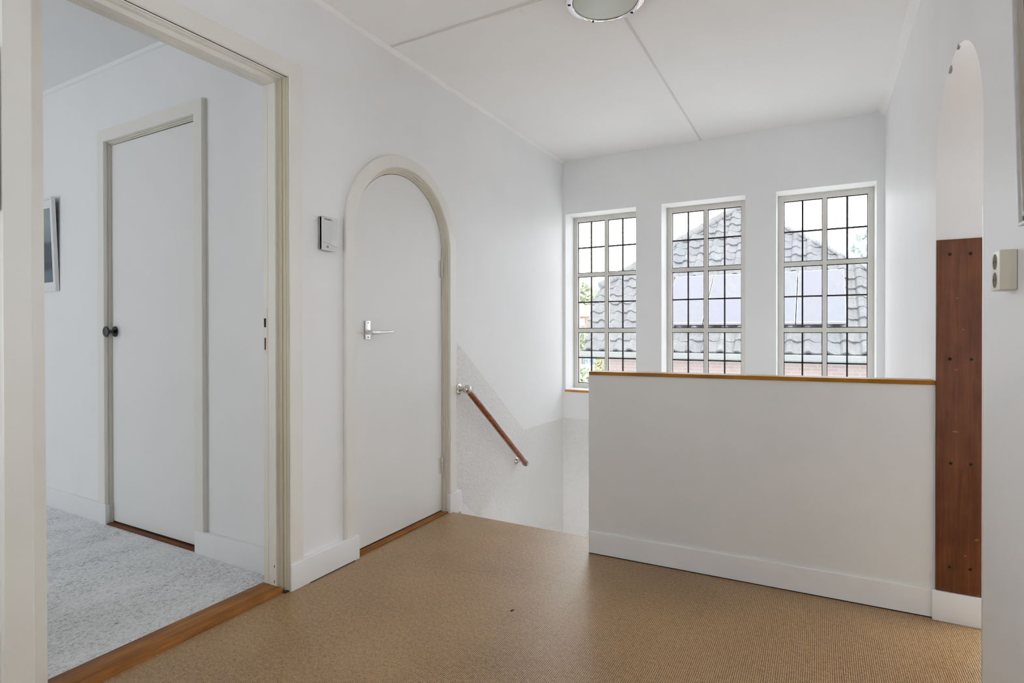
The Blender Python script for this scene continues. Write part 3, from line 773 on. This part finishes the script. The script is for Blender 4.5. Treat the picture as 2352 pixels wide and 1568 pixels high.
tree('shrub', 'green shrub above the gutter line at the left window\'s left edge', (-7.5, 24, GZ), (-7.5, 24, .6), (.5, .5, .75), 600, .14, M['leaf'], .04, cat='shrub', seed=10)

oh = thing('orange_house', 'distant orange brick house with white windows in the left window', 'house', (-20, 48, GZ))
obj('wall', bx((-26, 48, GZ), (-16.2, 54, 2.4)), M['orange'], oh)
bm = bmesh.new(); prism(bm, [(47.6, 2.4), (54.4, 2.4), (51, 3.6)], 0, -26.3, -15.9); obj('roof', bm, M['orange'], oh)
for x in (-17.2, -18.6, -20.0):
    obj('window', bx((x - .5, 47.92, 1.55), (x + .5, 48, 2.25)), M['housewhite'], oh)

sg = thing('street_sign', 'blue street sign with white house and figures seen through the left window', 'sign', (-11.35, 34.9, GZ))
bm = bmesh.new(); lathe(bm, [(.04, 0), (.04, 2.9)], (-11.35, 34.95, GZ), (0, 0, 1), 12); obj('post', bm, M['signwhite'], sg)
bm = bmesh.new(); box(bm, (-11.72, 34.88, -1.12), (-11.0, 34.92, -.45), .008); obj('board', bm, M['signblue'], sg)
bm = bmesh.new()
prism(bm, [(-11.66, -.80), (-11.36, -.55), (-11.06, -.80), (-11.18, -.80), (-11.28, -.74), (-11.30, -1.05), (-11.40, -1.05), (-11.42, -.78), (-11.52, -.80)], 1, 34.873, 34.882)
prism(bm, [(-11.60, -1.06), (-11.50, -1.06), (-11.51, -.92), (-11.55, -.88), (-11.59, -.92)], 1, 34.873, 34.882)
prism(bm, [(-11.22, -1.06), (-11.10, -1.06), (-11.10, -.98), (-11.13, -.92), (-11.19, -.92), (-11.22, -.98)], 1, 34.873, 34.882)
obj('symbol', bm, M['signwhite'], sg)
bm = bmesh.new(); box(bm, (-11.74, 34.88, -1.62), (-11.0, 34.92, -1.16), .008); obj('lower_board', bm, M['signwhite'], sg)

# ------------------------------------------------------------------ light
SKY = 4.3
w = bpy.data.worlds.new('sky'); scene.world = w; w.use_nodes = True
t = w.node_tree; bg = t.nodes['Background']
tc = N(t, 'ShaderNodeTexCoord'); sx = N(t, 'ShaderNodeSeparateXYZ'); L(t, tc.outputs['Generated'], sx.inputs[0])
L(t, ramp(t, sx.outputs['Z'], [(0, (.97, .98, 1.0)), (.35, (.95, .975, 1.0)), (1, (.90, .95, 1.0))]), bg.inputs['Color']); bg.inputs['Strength'].default_value = SKY

def lamp(name, typ, loc, rot, energy, col=(1, 1, 1), size=(1, 1), **k):
    l = bpy.data.lights.new(name, typ); l.energy = energy; l.color = col
    if typ == 'AREA': l.shape = 'RECTANGLE'; l.size, l.size_y = size
    for a, b in k.items(): setattr(l, a, b)
    o = bpy.data.objects.new(name, l); COL.objects.link(o); o.location = loc; o.rotation_euler = rot
    return o
sun = lamp('sun', 'SUN', (0, 0, 20), (math.radians(42), 0, math.radians(52)), 3.8, (1, .97, .92)); sun.data.angle = math.radians(3)
for i, (x0, x1) in enumerate(WIN):
    p = lamp('sky_portal', 'AREA', ((x0 + x1) / 2, 4.80, (WZ0 + WZ1) / 2), (-PI / 2, 0, 0), 1, size=(x1 - x0, WZ1 - WZ0)); p.data.cycles.is_portal = True
lamp('bedroom_window_light', 'AREA', (-2.7, BY + .15, 1.35), (PI / 2, 0, -.5), 17.5, (.94, .97, 1.0), (1.6, 1.9))
lamp('landing_fill', 'AREA', (.50, BACK + .15, 1.3), (PI / 2 + .75, 0, 0), 16, (.93, .965, 1.0), (.8, 1.8))  # added fill from behind the camera
lamp('side_room_light', 'AREA', (RX - .1, 3.35, 1.5), (0, PI / 2, 0), 30, (.96, .98, 1.0), (1.7, 1.15))

# ------------------------------------------------------------------ camera
cam = bpy.data.cameras.new('camera'); co = bpy.data.objects.new('camera', cam); COL.objects.link(co); scene.camera = co
cam.sensor_fit = 'HORIZONTAL'; cam.sensor_width = 36
f, th, yh, roll, pt = 1287.06, .5007, 765.61, -.0013, -.0046
cam.lens = f / 2352 * 36; cam.shift_y = (yh - 784) / 2352; cam.clip_start = .02; cam.clip_end = 400
r0 = Vector((math.cos(th), math.sin(th), 0)); d0 = Vector((-math.sin(th), math.cos(th), 0)); zu = Vector((0, 0, 1))
fw = d0 * math.cos(pt) + zu * math.sin(pt); up = -d0 * math.sin(pt) + zu * math.cos(pt)
R = r0 * math.cos(roll) + up * math.sin(roll); U = up * math.cos(roll) - r0 * math.sin(roll)
co.matrix_world = Matrix(((R.x, U.x, -fw.x, 1.9737), (R.y, U.y, -fw.y, 0), (R.z, U.z, -fw.z, 1.1), (0, 0, 0, 1)))

# ------------------------------------------------------------------ renderer settings
scene.view_settings.view_transform = 'Standard'; scene.view_settings.look = 'None'; scene.view_settings.exposure = 1.03
vs = scene.view_settings; vs.use_curve_mapping = True      # gentle highlight roll-off, like the photo's exposure blending
cm = vs.curve_mapping; cm.use_clip = False; cm.extend = 'EXTRAPOLATED'; cu_ = cm.curves[3]
cu_.points[0].location = (0, 0); cu_.points[1].location = (1.0, .60)
for p_ in ((.098, .1015), (.206, .216), (.28, .272), (.343, .312), (.49, .382)): cu_.points.new(*p_)
cm.update()
c = scene.cycles
c.use_denoising = True; c.filter_width = 1.1; c.max_bounces = 8; c.diffuse_bounces = 5; c.glossy_bounces = 3; c.transmission_bounces = 2; c.use_adaptive_sampling = True; c.adaptive_threshold = .1; c.adaptive_min_samples = 16; c.transparent_max_bounces = 16; c.sample_clamp_indirect = 8; c.caustics_reflective = False; c.caustics_refractive = False
